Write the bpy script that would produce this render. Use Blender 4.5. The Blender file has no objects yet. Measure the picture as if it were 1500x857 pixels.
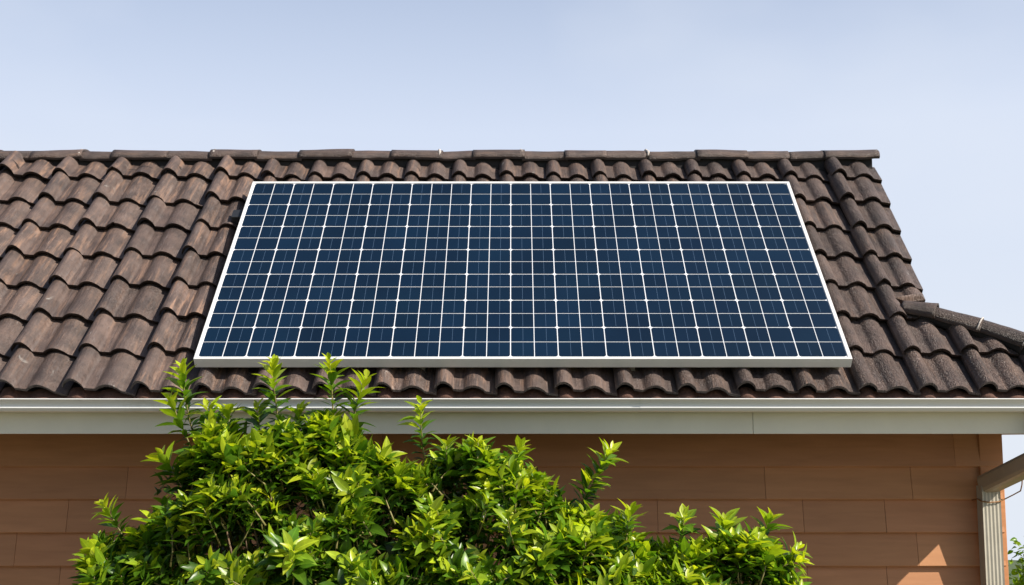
import bpy, bmesh, math, random
import numpy as np
from mathutils import Vector, Matrix, noise

random.seed(7)
R = math.radians
C = bpy.context.scene.collection
ZC = 3.10                      # eye height of the photographer
PITCH = R(7.0)
F = 1770.0                     # focal length in photo pixels (photo is 1500 wide)

# ------------------------------------------------------------------ camera
cam_d = bpy.data.cameras.new('camera')
cam_d.lens = 36.0 * F / 1500.0
cam_d.sensor_width = 36.0
cam_d.clip_start = 0.05
cam_d.clip_end = 4000
cam = bpy.data.objects.new('camera', cam_d)
C.objects.link(cam)
cam.location = (0, 0, ZC)
cam.rotation_euler = (R(90) + PITCH, 0, 0)
bpy.context.scene.camera = cam

# ------------------------------------------------------------------ light
SUN = Vector((1.6, -1.0, 1.6)).normalized()
sun_el = math.asin(SUN.z)
sun_rot = math.atan2(SUN.x, SUN.y)
W = bpy.data.worlds.new("World")
bpy.context.scene.world = W
W.use_nodes = True
nt = W.node_tree
nt.nodes.clear()
out = nt.nodes.new('ShaderNodeOutputWorld')
bg = nt.nodes.new('ShaderNodeBackground')
bg.inputs['Strength'].default_value = 0.085
sky = nt.nodes.new('ShaderNodeTexSky')
sky.sky_type = 'NISHITA'
sky.sun_disc = False
sky.sun_elevation = sun_el
sky.sun_rotation = sun_rot
sky.altitude = 0
sky.air_density = 1.0
sky.dust_density = 1.5
sky.ozone_density = 2.0
# pale summer haze low in the sky with a faint thin cloud veil, laid out by direction
tc = nt.nodes.new('ShaderNodeTexCoord')
sxyz = nt.nodes.new('ShaderNodeSeparateXYZ')
nt.links.new(tc.outputs['Generated'], sxyz.inputs[0])
zc_ = nt.nodes.new('ShaderNodeMath'); zc_.operation = 'MAXIMUM'; zc_.inputs[1].default_value = 0.01
nt.links.new(sxyz.outputs['Z'], zc_.inputs[0])
cxyz = nt.nodes.new('ShaderNodeCombineXYZ')
nt.links.new(sxyz.outputs['X'], cxyz.inputs['X']); nt.links.new(sxyz.outputs['Y'], cxyz.inputs['Y']); nt.links.new(zc_.outputs[0], cxyz.inputs['Z'])
nt.links.new(cxyz.outputs[0], sky.inputs['Vector'])
hz = nt.nodes.new('ShaderNodeMapRange')
hz.inputs['From Min'].default_value = 0.25; hz.inputs['From Max'].default_value = 0.6
hz.inputs['To Min'].default_value = 0.96; hz.inputs['To Max'].default_value = 0.0
nt.links.new(zc_.outputs[0], hz.inputs['Value'])
mixh = nt.nodes.new('ShaderNodeMix'); mixh.data_type = 'RGBA'
hcol = nt.nodes.new('ShaderNodeMix'); hcol.data_type = 'RGBA'
hcol.inputs['A'].default_value = (7.1, 7.6, 8.4, 1); hcol.inputs['B'].default_value = (5.75, 6.6, 8.4, 1)
hg = nt.nodes.new('ShaderNodeMapRange'); hg.inputs['From Min'].default_value = 0.0; hg.inputs['From Max'].default_value = 0.36
nt.links.new(zc_.outputs[0], hg.inputs['Value']); nt.links.new(hg.outputs['Result'], hcol.inputs['Factor'])
hy = nt.nodes.new('ShaderNodeMapRange')
hy.inputs['From Min'].default_value = -0.35; hy.inputs['From Max'].default_value = 0.75
hy.inputs['To Min'].default_value = 0.0; hy.inputs['To Max'].default_value = 1.0
nt.links.new(sxyz.outputs['Y'], hy.inputs['Value'])
hm_ = nt.nodes.new('ShaderNodeMath'); hm_.operation = 'MULTIPLY'
nt.links.new(hz.outputs['Result'], hm_.inputs[0]); nt.links.new(hy.outputs['Result'], hm_.inputs[1])
nt.links.new(hm_.outputs[0], mixh.inputs['Factor'])
nt.links.new(sky.outputs['Color'], mixh.inputs['A']); nt.links.new(hcol.outputs['Result'], mixh.inputs['B'])
mp = nt.nodes.new('ShaderNodeMapping')
mp.inputs['Scale'].default_value = (1.5, 1.5, 3.0)
mp.inputs['Location'].default_value = (0.35, 0.0, 0.2)
nz = nt.nodes.new('ShaderNodeTexNoise')
nz.inputs['Scale'].default_value = 2.0
nz.inputs['Detail'].default_value = 4
nz.inputs['Roughness'].default_value = 0.45
rmp = nt.nodes.new('ShaderNodeMapRange')
rmp.inputs['From Min'].default_value = 0.42
rmp.inputs['From Max'].default_value = 0.75
rmp.inputs['To Max'].default_value = 0.6
mix = nt.nodes.new('ShaderNodeMix')
mix.data_type = 'RGBA'
mix.inputs['B'].default_value = (7.0, 7.5, 8.4, 1)
nt.links.new(tc.outputs['Generated'], mp.inputs['Vector'])
nt.links.new(mp.outputs['Vector'], nz.inputs['Vector'])
nt.links.new(nz.outputs['Fac'], rmp.inputs['Value'])
cm_ = nt.nodes.new('ShaderNodeMath'); cm_.operation = 'MULTIPLY'
nt.links.new(rmp.outputs['Result'], cm_.inputs[0]); nt.links.new(hy.outputs['Result'], cm_.inputs[1])
nt.links.new(cm_.outputs[0], mix.inputs['Factor'])
nt.links.new(mixh.outputs['Result'], mix.inputs['A'])
nt.links.new(mix.outputs['Result'], bg.inputs['Color'])
nt.links.new(bg.outputs['Background'], out.inputs['Surface'])

sl = bpy.data.lights.new('sun', 'SUN')
sl.energy = 5.0
sl.angle = R(0.5)
sl.color = (1.0, 0.93, 0.82)
so = bpy.data.objects.new('sun', sl)
C.objects.link(so)
so.rotation_euler = SUN.to_track_quat('Z', 'Y').to_euler()
so.location = SUN * 30

vs = bpy.context.scene.view_settings
vs.view_transform = 'Standard'
vs.look = 'None'
vs.gamma = 1
vs.exposure = 0.4
vs.use_curve_mapping = False


# ------------------------------------------------------------------ helpers
def at(px, py, Y):
    """point seen at photo pixel (px,py) lying in the vertical plane y=Y (used to read sizes off the photo)"""
    x = (px - 750) / F
    y = (428.5 - py) / F
    d = Vector((x, math.cos(PITCH) - y * math.sin(PITCH), math.sin(PITCH) + y * math.cos(PITCH)))
    return d * (Y / d.y) + Vector((0, 0, ZC))


def tag(o, label=None, cat=None, group=None, kind=None):
    if label: o['label'] = label
    if cat: o['category'] = cat
    if group: o['group'] = group
    if kind: o['kind'] = kind
    return o


def empty(name, loc):
    o = bpy.data.objects.new(name, None)
    o.empty_display_size = 0.2
    C.objects.link(o)
    o.location = loc
    return o


def link(name, me, parent=None):
    o = bpy.data.objects.new(name, me)
    C.objects.link(o)
    if parent is not None:
        o.parent = parent
        base = parent
        off = Vector((0, 0, 0))
        while base is not None:
            off += base.location
            base = base.parent
        o.location = -off          # mesh data are in world units
    return o


class MB:
    """collects polygons in world space, with an optional uv and vertex colour"""
    def __init__(self):
        self.v = []; self.f = []; self.uv = []; self.col = []; self.m = []; self.smooth = []

    def face(self, idx, mat=0, smooth=False):
        self.f.append(idx); self.m.append(mat); self.smooth.append(smooth)

    def vert(self, p, uv=(0, 0), col=(1, 1, 1, 1)):
        self.v.append(tuple(p)); self.uv.append(uv); self.col.append(col)
        return len(self.v) - 1

    def box(self, a, b, mat=0, col=(1, 1, 1, 1), ax=None):
        """axis box a..b ; ax = optional (origin,X,Y,Z) frame"""
        pts = []
        for z in (a[2], b[2]):
            for y in (a[1], b[1]):
                for x in (a[0], b[0]):
                    p = Vector((x, y, z))
                    if ax: p = ax[0] + ax[1] * x + ax[2] * y + ax[3] * z
                    pts.append(self.vert(p, (x, y), col))
        for q in ((0, 2, 3, 1), (4, 5, 7, 6), (0, 1, 5, 4), (2, 6, 7, 3), (0, 4, 6, 2), (1, 3, 7, 5)):
            self.face([pts[i] for i in q], mat)

    def sweep(self, prof, path, mat=0, closed=True, caps=True, smooth=False, col=(1, 1, 1, 1)):
        """prof: list of (a,b); path: list of (origin, A, B) frames"""
        rings = []
        L = 0
        prev = None
        for (o, A, B) in path:
            if prev is not None: L += (o - prev).length
            prev = o
            rings.append([self.vert(o + A * a + B * b, (L, a + b), col) for a, b in prof])
        n = len(prof)
        for r0, r1 in zip(rings, rings[1:]):
            for i in range(n if closed else n - 1):
                j = (i + 1) % n
                self.face([r0[i], r0[j], r1[j], r1[i]], mat, smooth)
        if caps and closed:
            self.face(list(reversed(rings[0])), mat)
            self.face(list(rings[-1]), mat)

    def tube(self, pts, radii, n=8, mat=0, smooth=True, col=(1, 1, 1, 1)):
        pts = [Vector(p) for p in pts]
        path = []
        prof = [(math.cos(2 * math.pi * i / n), math.sin(2 * math.pi * i / n)) for i in range(n)]
        for i, p in enumerate(pts):
            t = (pts[min(i + 1, len(pts) - 1)] - pts[max(i - 1, 0)]).normalized()
            up = Vector((0, 0, 1)) if abs(t.z) < 0.9 else Vector((0, 1, 0))
            A = t.cross(up).normalized(); B = t.cross(A).normalized()
            path.append((p, A * radii[i], B * radii[i]))
        self.sweep(prof, path, mat, smooth=smooth, col=col)

    def build(self, name, mats, parent=None, bevel=0.0):
        me = bpy.data.meshes.new(name)
        me.from_pydata(self.v, [], self.f)
        if not isinstance(mats, (list, tuple)): mats = [mats]
        for m in mats: me.materials.append(m)
        me.polygons.foreach_set('material_index', self.m)
        me.polygons.foreach_set('use_smooth', self.smooth)
        li = np.empty(len(me.loops), dtype=np.int32)
        me.loops.foreach_get('vertex_index', li)
        uvl = me.uv_layers.new(name='UVMap')
        uvl.data.foreach_set('uv', np.array(self.uv, dtype=np.float32)[li].ravel())
        ca = me.color_attributes.new('tint', 'FLOAT_COLOR', 'POINT')
        ca.data.foreach_set('color', np.array(self.col, dtype=np.float32).ravel())
        me.update()
        o = link(name, me, parent)
        if bevel:
            b = o.modifiers.new('bevel', 'BEVEL'); b.width = bevel; b.segments = 2
            b.limit_method = 'ANGLE'; b.angle_limit = R(40)
        return o


# ------------------------------------------------------------------ materials
def mat(name):
    m = bpy.data.materials.new(name)
    m.use_nodes = True
    n = m.node_tree.nodes
    return m, n, m.node_tree.links, n['Principled BSDF']


def N(nodes, typ, **kw):
    nd = nodes.new(typ)
    for k, v in kw.items():
        if k in nd.inputs.keys() if hasattr(nd.inputs, 'keys') else False:
            nd.inputs[k].default_value = v
        else:
            setattr(nd, k, v)
    return nd


def simple(name, col, rough=0.5, var=0.08, scale=6, bump=0.0, bscale=120, metallic=0.0, dirt=None, spec=0.5):
    m, n, l, b = mat(name)
    b.inputs['Roughness'].default_value = rough
    b.inputs['Metallic'].default_value = metallic
    b.inputs['Specular IOR Level'].default_value = spec
    tcn = n.new('ShaderNodeTexCoord')
    nz = n.new('ShaderNodeTexNoise'); nz.inputs['Scale'].default_value = scale; nz.inputs['Detail'].default_value = 8
    nz.inputs['Roughness'].default_value = 0.65
    l.new(tcn.outputs['Object'], nz.inputs['Vector'])
    r = n.new('ShaderNodeValToRGB')
    c = Vector(col)
    lo = c * (1 - var * 2); hi = c * (1 + var)
    r.color_ramp.elements[0].position = 0.3; r.color_ramp.elements[1].position = 0.72
    r.color_ramp.elements[0].color = (*(dirt if dirt else lo), 1)
    r.color_ramp.elements[1].color = (*hi, 1)
    if dirt:
        e = r.color_ramp.elements.new(0.42); e.color = (*c, 1)
    l.new(nz.outputs['Fac'], r.inputs['Fac'])
    l.new(r.outputs['Color'], b.inputs['Base Color'])
    if bump:
        nb = n.new('ShaderNodeTexNoise'); nb.inputs['Scale'].default_value = bscale; nb.inputs['Detail'].default_value = 4
        l.new(tcn.outputs['Object'], nb.inputs['Vector'])
        bp = n.new('ShaderNodeBump'); bp.inputs['Strength'].default_value = bump; bp.inputs['Distance'].default_value = 0.01
        l.new(nb.outputs['Fac'], bp.inputs['Height'])
        l.new(bp.outputs['Normal'], b.inputs['Normal'])
    return m


def tile_material():
    """weathered concrete tile: streaks run down the slope (uv.y), per-tile tint in the 'tint' attribute:
    r = brightness, g = how orange, b = how coarse/cracked"""
    m, n, l, b = mat('weathered_clay_tile')
    b.inputs['Roughness'].default_value = 0.62
    b.inputs['Specular IOR Level'].default_value = 0.6
    uv = n.new('ShaderNodeUVMap'); uv.uv_map = 'UVMap'
    at_ = n.new('ShaderNodeAttribute'); at_.attribute_name = 'tint'
    sep = n.new('ShaderNodeSeparateColor')
    l.new(at_.outputs['Color'], sep.inputs['Color'])

    def noise_(scale, mapping, detail=6, rough=0.6, dist=0.0):
        mp = n.new('ShaderNodeMapping'); mp.inputs['Scale'].default_value = mapping
        l.new(uv.outputs['UV'], mp.inputs['Vector'])
        z = n.new('ShaderNodeTexNoise'); z.inputs['Scale'].default_value = scale
        z.inputs['Detail'].default_value = detail; z.inputs['Roughness'].default_value = rough
        z.inputs['Distortion'].default_value = dist
        l.new(mp.outputs['Vector'], z.inputs['Vector'])
        return z

    def mr(src, a, b_, c=0.0, d=1.0):
        q = n.new('ShaderNodeMapRange')
        q.inputs['From Min'].default_value = a; q.inputs['From Max'].default_value = b_
        q.inputs['To Min'].default_value = c; q.inputs['To Max'].default_value = d
        l.new(src, q.inputs['Value'])
        return q.outputs['Result']

    def mixc(fac, A, B, mode='MIX'):
        q = n.new('ShaderNodeMix'); q.data_type = 'RGBA'; q.blend_type = mode
        for s, v in (('A', A), ('B', B)):
            if isinstance(v, tuple): q.inputs[s].default_value = (*v, 1)
            else: l.new(v, q.inputs[s])
        if isinstance(fac, (int, float)): q.inputs['Factor'].default_value = fac
        else: l.new(fac, q.inputs['Factor'])
        return q.outputs['Result']

    def mul(a, b_):
        q = n.new('ShaderNodeMath'); q.operation = 'MULTIPLY'
        for i, v in enumerate((a, b_)):
            if isinstance(v, (int, float)): q.inputs[i].default_value = v
            else: l.new(v, q.inputs[i])
        return q.outputs[0]

    patch = noise_(7, (1, 1, 1), 5, 0.6)
    streak = noise_(9, (5.0, 0.42, 1), 7, 0.62, 0.25)
    fine = noise_(90, (1, 1, 1), 6, 0.7)
    streak2 = noise_(26, (3.0, 0.3, 1), 5, 0.65, 0.2)
    base = mixc(mr(patch.outputs['Fac'], .35, .68), (0.060, 0.042, 0.037), (0.136, 0.092, 0.076))
    orange = mul(mr(streak.outputs['Fac'], .50, .64), sep.outputs['Green'])
    c1 = mixc(orange, base, (0.240, 0.145, 0.100))
    grey = mul(mr(streak2.outputs['Fac'], .56, .72), 0.55)
    c2 = mixc(grey, c1, (0.170, 0.146, 0.140))
    dark = mul(mr(streak2.outputs['Fac'], .45, .30), 0.65)
    c3 = mixc(dark, c2, (0.045, 0.036, 0.034))
    lich = noise_(13, (1.3, 0.75, 1), 9, 0.72, 0.6)
    c4 = mixc(mul(mr(lich.outputs['Fac'], .64, .72), 0.7), c3, (0.42, 0.40, 0.37))
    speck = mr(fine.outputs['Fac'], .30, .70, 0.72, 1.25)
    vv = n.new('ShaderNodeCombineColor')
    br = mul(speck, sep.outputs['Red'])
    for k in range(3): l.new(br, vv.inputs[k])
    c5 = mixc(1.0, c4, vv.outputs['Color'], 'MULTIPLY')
    l.new(c5, b.inputs['Base Color'])
    # crazed coarse surface
    crack = n.new('ShaderNodeTexVoronoi'); crack.feature = 'DISTANCE_TO_EDGE'; crack.inputs['Scale'].default_value = 75
    mpc = n.new('ShaderNodeMapping'); mpc.inputs['Scale'].default_value = (1.0, 1.3, 1)
    dn = noise_(40, (1, 1, 1), 3)
    addv = n.new('ShaderNodeVectorMath'); addv.operation = 'MULTIPLY_ADD'
    l.new(dn.outputs['Color'], addv.inputs[0]); addv.inputs[1].default_value = (0.03, 0.03, 0); l.new(uv.outputs['UV'], addv.inputs[2])
    l.new(addv.outputs[0], mpc.inputs['Vector']); l.new(mpc.outputs['Vector'], crack.inputs['Vector'])
    ck = mul(mr(crack.outputs['Distance'], 0.0, 0.22), sep.outputs['Blue'])
    s1 = n.new('ShaderNodeMath'); s1.operation = 'MULTIPLY_ADD'
    l.new(fine.outputs['Fac'], s1.inputs[0]); s1.inputs[1].default_value = 0.55; l.new(ck, s1.inputs[2])
    s2 = n.new('ShaderNodeMath'); s2.operation = 'MULTIPLY_ADD'
    l.new(streak2.outputs['Fac'], s2.inputs[0]); s2.inputs[1].default_value = 0.9; l.new(s1.outputs[0], s2.inputs[2])
    bp = n.new('ShaderNodeBump'); bp.inputs['Strength'].default_value = 0.75; bp.inputs['Distance'].default_value = 0.0075
    l.new(s2.outputs[0], bp.inputs['Height'])
    l.new(bp.outputs['Normal'], b.inputs['Normal'])
    rr = mr(fine.outputs['Fac'], .3, .7, 0.38, 0.68)
    l.new(rr, b.inputs['Roughness'])
    return m


def cell_material():
    m, n, l, b = mat('solar_cell_silicon')
    tcn = n.new('ShaderNodeTexCoord')
    nz = n.new('ShaderNodeTexNoise'); nz.inputs['Scale'].default_value = 2.2; nz.inputs['Detail'].default_value = 3
    l.new(tcn.outputs['Object'], nz.inputs['Vector'])
    at_ = n.new('ShaderNodeAttribute'); at_.attribute_name = 'tint'
    r = n.new('ShaderNodeValToRGB')
    r.color_ramp.elements[0].position = 0.3; r.color_ramp.elements[1].position = 0.7
    r.color_ramp.elements[0].color = (0.0016, 0.0105, 0.028, 1)
    r.color_ramp.elements[1].color = (0.0026, 0.0155, 0.039, 1)
    l.new(nz.outputs['Fac'], r.inputs['Fac'])
    mx = n.new('ShaderNodeMix'); mx.data_type = 'RGBA'; mx.blend_type = 'MULTIPLY'; mx.inputs['Factor'].default_value = 1
    l.new(r.outputs['Color'], mx.inputs['A']); l.new(at_.outputs['Color'], mx.inputs['B'])
    l.new(mx.outputs['Result'], b.inputs['Base Color'])
    b.inputs['Roughness'].default_value = 0.45
    b.inputs['Specular IOR Level'].default_value = 0.15
    b.inputs['Coat Weight'].default_value = 0.2
    b.inputs['Coat Roughness'].default_value = 0.06
    b.inputs['Coat IOR'].default_value = 1.4
    return m


def siding_material():
    m, n, l, b = mat('painted_siding')
    b.inputs['Roughness'].default_value = 0.6
    at_ = n.new('ShaderNodeAttribute'); at_.attribute_name = 'tint'
    tcn = n.new('ShaderNodeTexCoord')
    mp = n.new('ShaderNodeMapping'); mp.inputs['Scale'].default_value = (0.7, 1, 6)
    l.new(tcn.outputs['Object'], mp.inputs['Vector'])
    nz = n.new('ShaderNodeTexNoise'); nz.inputs['Scale'].default_value = 5; nz.inputs['Detail'].default_value = 8; nz.inputs['Distortion'].default_value = 0.4
    l.new(mp.outputs['Vector'], nz.inputs['Vector'])
    r = n.new('ShaderNodeValToRGB')
    r.color_ramp.elements[0].position = 0.25; r.color_ramp.elements[1].position = 0.75
    r.color_ramp.elements[0].color = (0.43, 0.192, 0.083, 1)
    r.color_ramp.elements[1].color = (0.53, 0.245, 0.110, 1)
    l.new(nz.outputs['Fac'], r.inputs['Fac'])
    mx = n.new('ShaderNodeMix'); mx.data_type = 'RGBA'; mx.blend_type = 'MULTIPLY'; mx.inputs['Factor'].default_value = 1
    l.new(r.outputs['Color'], mx.inputs['A']); l.new(at_.outputs['Color'], mx.inputs['B'])
    l.new(mx.outputs['Result'], b.inputs['Base Color'])
    bp = n.new('ShaderNodeBump'); bp.inputs['Strength'].default_value = 0.25; bp.inputs['Distance'].default_value = 0.004
    l.new(nz.outputs['Fac'], bp.inputs['Height']); l.new(bp.outputs['Normal'], b.inputs['Normal'])
    return m


def leaf_material(name='leaf', trans=0.42):
    m, n, l, b = mat(name)
    at_ = n.new('ShaderNodeAttribute'); at_.attribute_name = 'tint'
    uv = n.new('ShaderNodeUVMap'); uv.uv_map = 'UVMap'
    sx = n.new('ShaderNodeSeparateXYZ'); l.new(uv.outputs['UV'], sx.inputs[0])
    # pale midrib
    ab = n.new('ShaderNodeMath'); ab.operation = 'ABSOLUTE'; l.new(sx.outputs['X'], ab.inputs[0])
    mr = n.new('ShaderNodeMapRange'); mr.inputs['From Min'].default_value = 0.0; mr.inputs['From Max'].default_value = 0.16
    mr.inputs['To Min'].default_value = 1.45; mr.inputs['To Max'].default_value = 1.0
    l.new(ab.outputs[0], mr.inputs['Value'])
    tcn = n.new('ShaderNodeTexCoord')
    nz = n.new('ShaderNodeTexNoise'); nz.inputs['Scale'].default_value = 40; nz.inputs['Detail'].default_value = 3
    l.new(tcn.outputs['Object'], nz.inputs['Vector'])
    mr2 = n.new('ShaderNodeMapRange'); mr2.inputs['From Min'].default_value = 0.3; mr2.inputs['From Max'].default_value = 0.7
    mr2.inputs['To Min'].default_value = 0.85; mr2.inputs['To Max'].default_value = 1.15
    l.new(nz.outputs['Fac'], mr2.inputs['Value'])
    mm = n.new('ShaderNodeMath'); mm.operation = 'MULTIPLY'; l.new(mr.outputs['Result'], mm.inputs[0]); l.new(mr2.outputs['Result'], mm.inputs[1])
    vm = n.new('ShaderNodeVectorMath'); vm.operation = 'SCALE'
    l.new(at_.outputs['Color'], vm.inputs[0]); l.new(mm.outputs[0], vm.inputs['Scale'])
    l.new(vm.outputs[0], b.inputs['Base Color'])
    b.inputs['Roughness'].default_value = 0.33
    b.inputs['Specular IOR Level'].default_value = 0.5
    tr = n.new('ShaderNodeBsdfTranslucent')
    hs = n.new('ShaderNodeVectorMath'); hs.operation = 'MULTIPLY'; hs.inputs[1].default_value = (1.5, 1.45, 0.6)
    l.new(vm.outputs[0], hs.inputs[0]); l.new(hs.outputs[0], tr.inputs['Color'])
    ms = n.new('ShaderNodeMixShader'); ms.inputs['Fac'].default_value = trans
    l.new(b.outputs[0], ms.inputs[1]); l.new(tr.outputs[0], ms.inputs[2])
    l.new(ms.outputs[0], n['Material Output'].inputs['Surface'])
    return m


M_TILE = tile_material()
M_CELL = cell_material()
M_SIDING = siding_material()
M_LEAF = leaf_material()
M_WHITE = simple('white_anodised_frame', (0.70, 0.70, 0.695), 0.38, 0.02, 3)
M_BACK = simple('white_backsheet', (0.74, 0.76, 0.80), 0.35, 0.02, 3)
M_BUSBAR = simple('silver_busbar', (0.075, 0.13, 0.22), 0.4, 0.02, 3)
M_GUTTER = simple('white_painted_gutter', (0.74, 0.745, 0.73), 0.32, 0.04, 2.5, 0.04, 20, dirt=(0.58, 0.58, 0.53))
M_FASCIA = simple('cream_painted_fascia', (0.76, 0.73, 0.62), 0.45, 0.04, 3, 0.05, 60)
M_SOFFIT = simple('brown_soffit_board', (0.07, 0.035, 0.018), 0.8, 0.06, 3)
M_UNDER = simple('roof_underlay', (0.02, 0.018, 0.018), 0.9, 0.1, 4)
M_MORTAR = simple('reddish_mortar', (0.115, 0.055, 0.038), 0.85, 0.25, 22, 0.5, 110)
M_PALE = simple('pale_mortar', (0.55, 0.50, 0.46), 0.85, 0.15, 30, 0.4, 110)
M_PIPE = simple('grey_white_downpipe', (0.44, 0.41, 0.34), 0.4, 0.06, 9, 0.05, 50)
M_WIRE = simple('copper_wire', (0.34, 0.17, 0.07), 0.45, 0.1, 20, metallic=0.3)
M_BARK = simple('twig_bark', (0.16, 0.10, 0.055), 0.8, 0.2, 20, 0.4, 90)
M_STEM = simple('green_stem', (0.22, 0.19, 0.06), 0.55, 0.15, 20)
M_GRASS = simple('lawn', (0.075, 0.11, 0.03), 0.95, 0.3, 1.5, 0.6, 30)
M_STEEL = simple('galvanised_bracket', (0.42, 0.40, 0.37), 0.45, 0.1, 20, metallic=0.5)
M_GABLE = simple('gable_board', (0.42, 0.24, 0.16), 0.6, 0.06, 4)

# ------------------------------------------------------------------ key geometry
PITCHR = R(43.2)
UP = Vector((0, math.cos(PITCHR), math.sin(PITCHR)))      # up the slope
NR = Vector((0, -math.sin(PITCHR), math.cos(PITCHR)))     # out of the slope
XA = Vector((1, 0, 0))
HP = 0.15
PB = Vector((0, 5.9554, ZC + 0.4022))                     # bottom edge of the panel's top face
RO = PB - NR * HP                                         # roof plane origin


def rf(x, v, w):
    return RO + XA * x + UP * v + NR * w


V_EAVE = -0.118
V_RIDGE = 2.235
EXPO = 0.287
XL = -4.6
WALL_Y = 6.55
FASCIA_Y = 5.985
RIDGE = rf(0, V_RIDGE, 0)
WX0, WX1 = -4.45, at(1466, 650, WALL_Y).x
CORNER_X = 2.86                                            # right corner of the eave

# ------------------------------------------------------------------ ground
g = MB()
n_ = 40
for j in range(n_ + 1):
    for i in range(n_ + 1):
        x = (i / n_ * 2 - 1); y = (j / n_ * 2 - 1)
        X = math.copysign(abs(x) ** 3 * 1500, x); Y = math.copysign(abs(y) ** 3 * 1500, y)
        dr = max(0.0, math.hypot(X, Y - 6) - 14)
        z = -0.088 * dr + min(1, dr / 20) * 0.25 * noise.noise(Vector((X * .02, Y * .02, 0)))      # the house stands on a rise
        g.vert((X, Y, z), (X, Y))
for j in range(n_):
    for i in range(n_):
        a = j * (n_ + 1) + i
        g.face([a, a + 1, a + n_ + 2, a + n_ + 1], 0, True)
ground = g.build('ground', M_GRASS)
tag(ground, 'green lawn around the house', 'ground', kind='structure')

pv = MB()
pv.box((-9, -6, -0.02), (7, WALL_Y - .03, 0.03))  # out-of-frame paving, added so warm light bounces up to the fascia
tag(pv.build('bounce_patio', simple('bounce_paving', (0.20, 0.17, 0.11), 0.85, 0.12, 4, 0.3, 60)), 'unseen tan paving in front of the house, added to bounce warm light', 'bounce_patio', kind='structure')

# ------------------------------------------------------------------ house
house = empty('house', (0, WALL_Y, 0))
tag(house, 'house with dark brown tiled roof, white gutter and tan horizontal board siding', 'house')

# ---- siding wall (front) : lap boards, each a wedge with its lower edge proud
rows_px = [636, 683.5, 731.5, 780, 829]
zs = [at(750, y, WALL_Y).z for y in rows_px]
pitch_b = (zs[1] - zs[4]) / 3
z = zs[4]
while z - pitch_b > 0.1:
    z -= pitch_b; zs.append(z)
zs.append(0.0)
joints = {0: [1396, 560], 1: [187, 1120, 1334, 700], 2: [100, 963, 1176, 1296], 3: [24, 620, 1343], 4: [88, 800, 1183, 1299]}
w = MB()
rnd = random.Random(3)
ztop = zs[0] + 0.06
for k in range(len(zs) - 1):
    zt, zb = (ztop if k == 0 else zs[k]), zs[k + 1]
    if k in joints: js = [at(j, rows_px[min(k, 4)] + 20, WALL_Y).x for j in joints[k]]
    else: js = [rnd.uniform(-4, 2.4) for _ in range(3)]
    js = [WX0] + sorted(js) + [WX1 - 0.012]
    for a, b_ in zip(js, js[1:]):
        if b_ - a < 0.05: continue
        gap = 0.0010
        t = rnd.uniform(0.92, 1.05)
        col = (t, t * rnd.uniform(.98, 1.02), t * rnd.uniform(.97, 1.03), 1)
        yt = WALL_Y + 0.002 + rnd.uniform(0, .0015); yb = WALL_Y - 0.026 + rnd.uniform(-.002, .002)
        prof = [(yt, zt - 0.0), (yb, zb + 0.004), (yb + 0.003, zb), (WALL_Y + 0.02, zb), (WALL_Y + 0.02, zt)]
        nseg = max(2, int((b_ - a) / 0.25))
        rings = []
        for s_ in range(nseg + 1):
            x = a + gap + (b_ - a - 2 * gap) * s_ / nseg
            wob = 0.0018 * noise.noise(Vector((x * 1.7, k * 3.3, 1)))
            rings.append([w.vert((x, py + wob, pz + wob), (x, pz), col) for py, pz in prof])
        m_ = len(prof)
        for r0, r1 in zip(rings, rings[1:]):
            for i in range(m_):
                j = (i + 1) % m_
                w.face([r0[i], r1[i], r1[j], r0[j]], 0)
        w.face(rings[0], 0); w.face(list(reversed(rings[-1])), 0)
wall = w.build('wall', M_SIDING, house)
b = MB()
b.box((WX0, WALL_Y + 0.021, 0), (WX1 - 0.03, 14.0, ztop - 0.02))           # body of the house behind the boards
b.build('wall_core', M_GABLE, house)
c = MB()
for (zt, zb, x0, prj, wd) in ((at(1440, 642, WALL_Y).z, 0, WX1 - 0.005, 0.0, 0.026),):
    c.box((WX1 - 0.125, WALL_Y - 0.022, 0), (WX1 - 0.0, WALL_Y + 0.10, ztop - .005), 0, (1.06, 1.0, .95, 1))
c.build('corner_board', M_SIDING, house, bevel=0.003)

# ---- roof -------------------------------------------------------------
roof = empty('roof', (0, WALL_Y, 0)); roof.parent = house; roof.location = (0, 0, 3.0)


def w_noise(x, v, k=0.0):
    return noise.noise(Vector((x, v, k)))


V_HIP = 0.66


def rfp(px, py, wv):
    """point on the plane parallel to the roof at height wv seen at a photo pixel"""
    x_ = (px - 750) / F; y_ = (428.5 - py) / F
    d = Vector((x_, math.cos(PITCH) - y_ * math.sin(PITCH), math.sin(PITCH) + y_ * math.cos(PITCH)))
    O = Vector((0, 0, ZC))
    t = (RO + NR * wv - O).dot(NR) / d.dot(NR)
    return O + d * t


_a = rfp(1338, 448, 0.045); _b = rfp(1498, 502, 0.045)
HAX, HAV, HBX, HBV = _a.x, (_a - RO).dot(UP), _b.x, (_b - RO).dot(UP)


def hipx(v):
    if v > HBV: return HAX + (HAV - v) / (HAV - HBV) * (HBX - HAX)
    return HBX + (HBV - v) / (HBV - V_EAVE) * (CORNER_X + 0.05 - HBX)


def xlimit(v):
    """right hand boundary of the tiled slope"""
    if v >= V_HIP:
        return 2.255 + (v - V_HIP) / (2.163 - V_HIP) * (2.334 - 2.255)
    return hipx(v)


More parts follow.
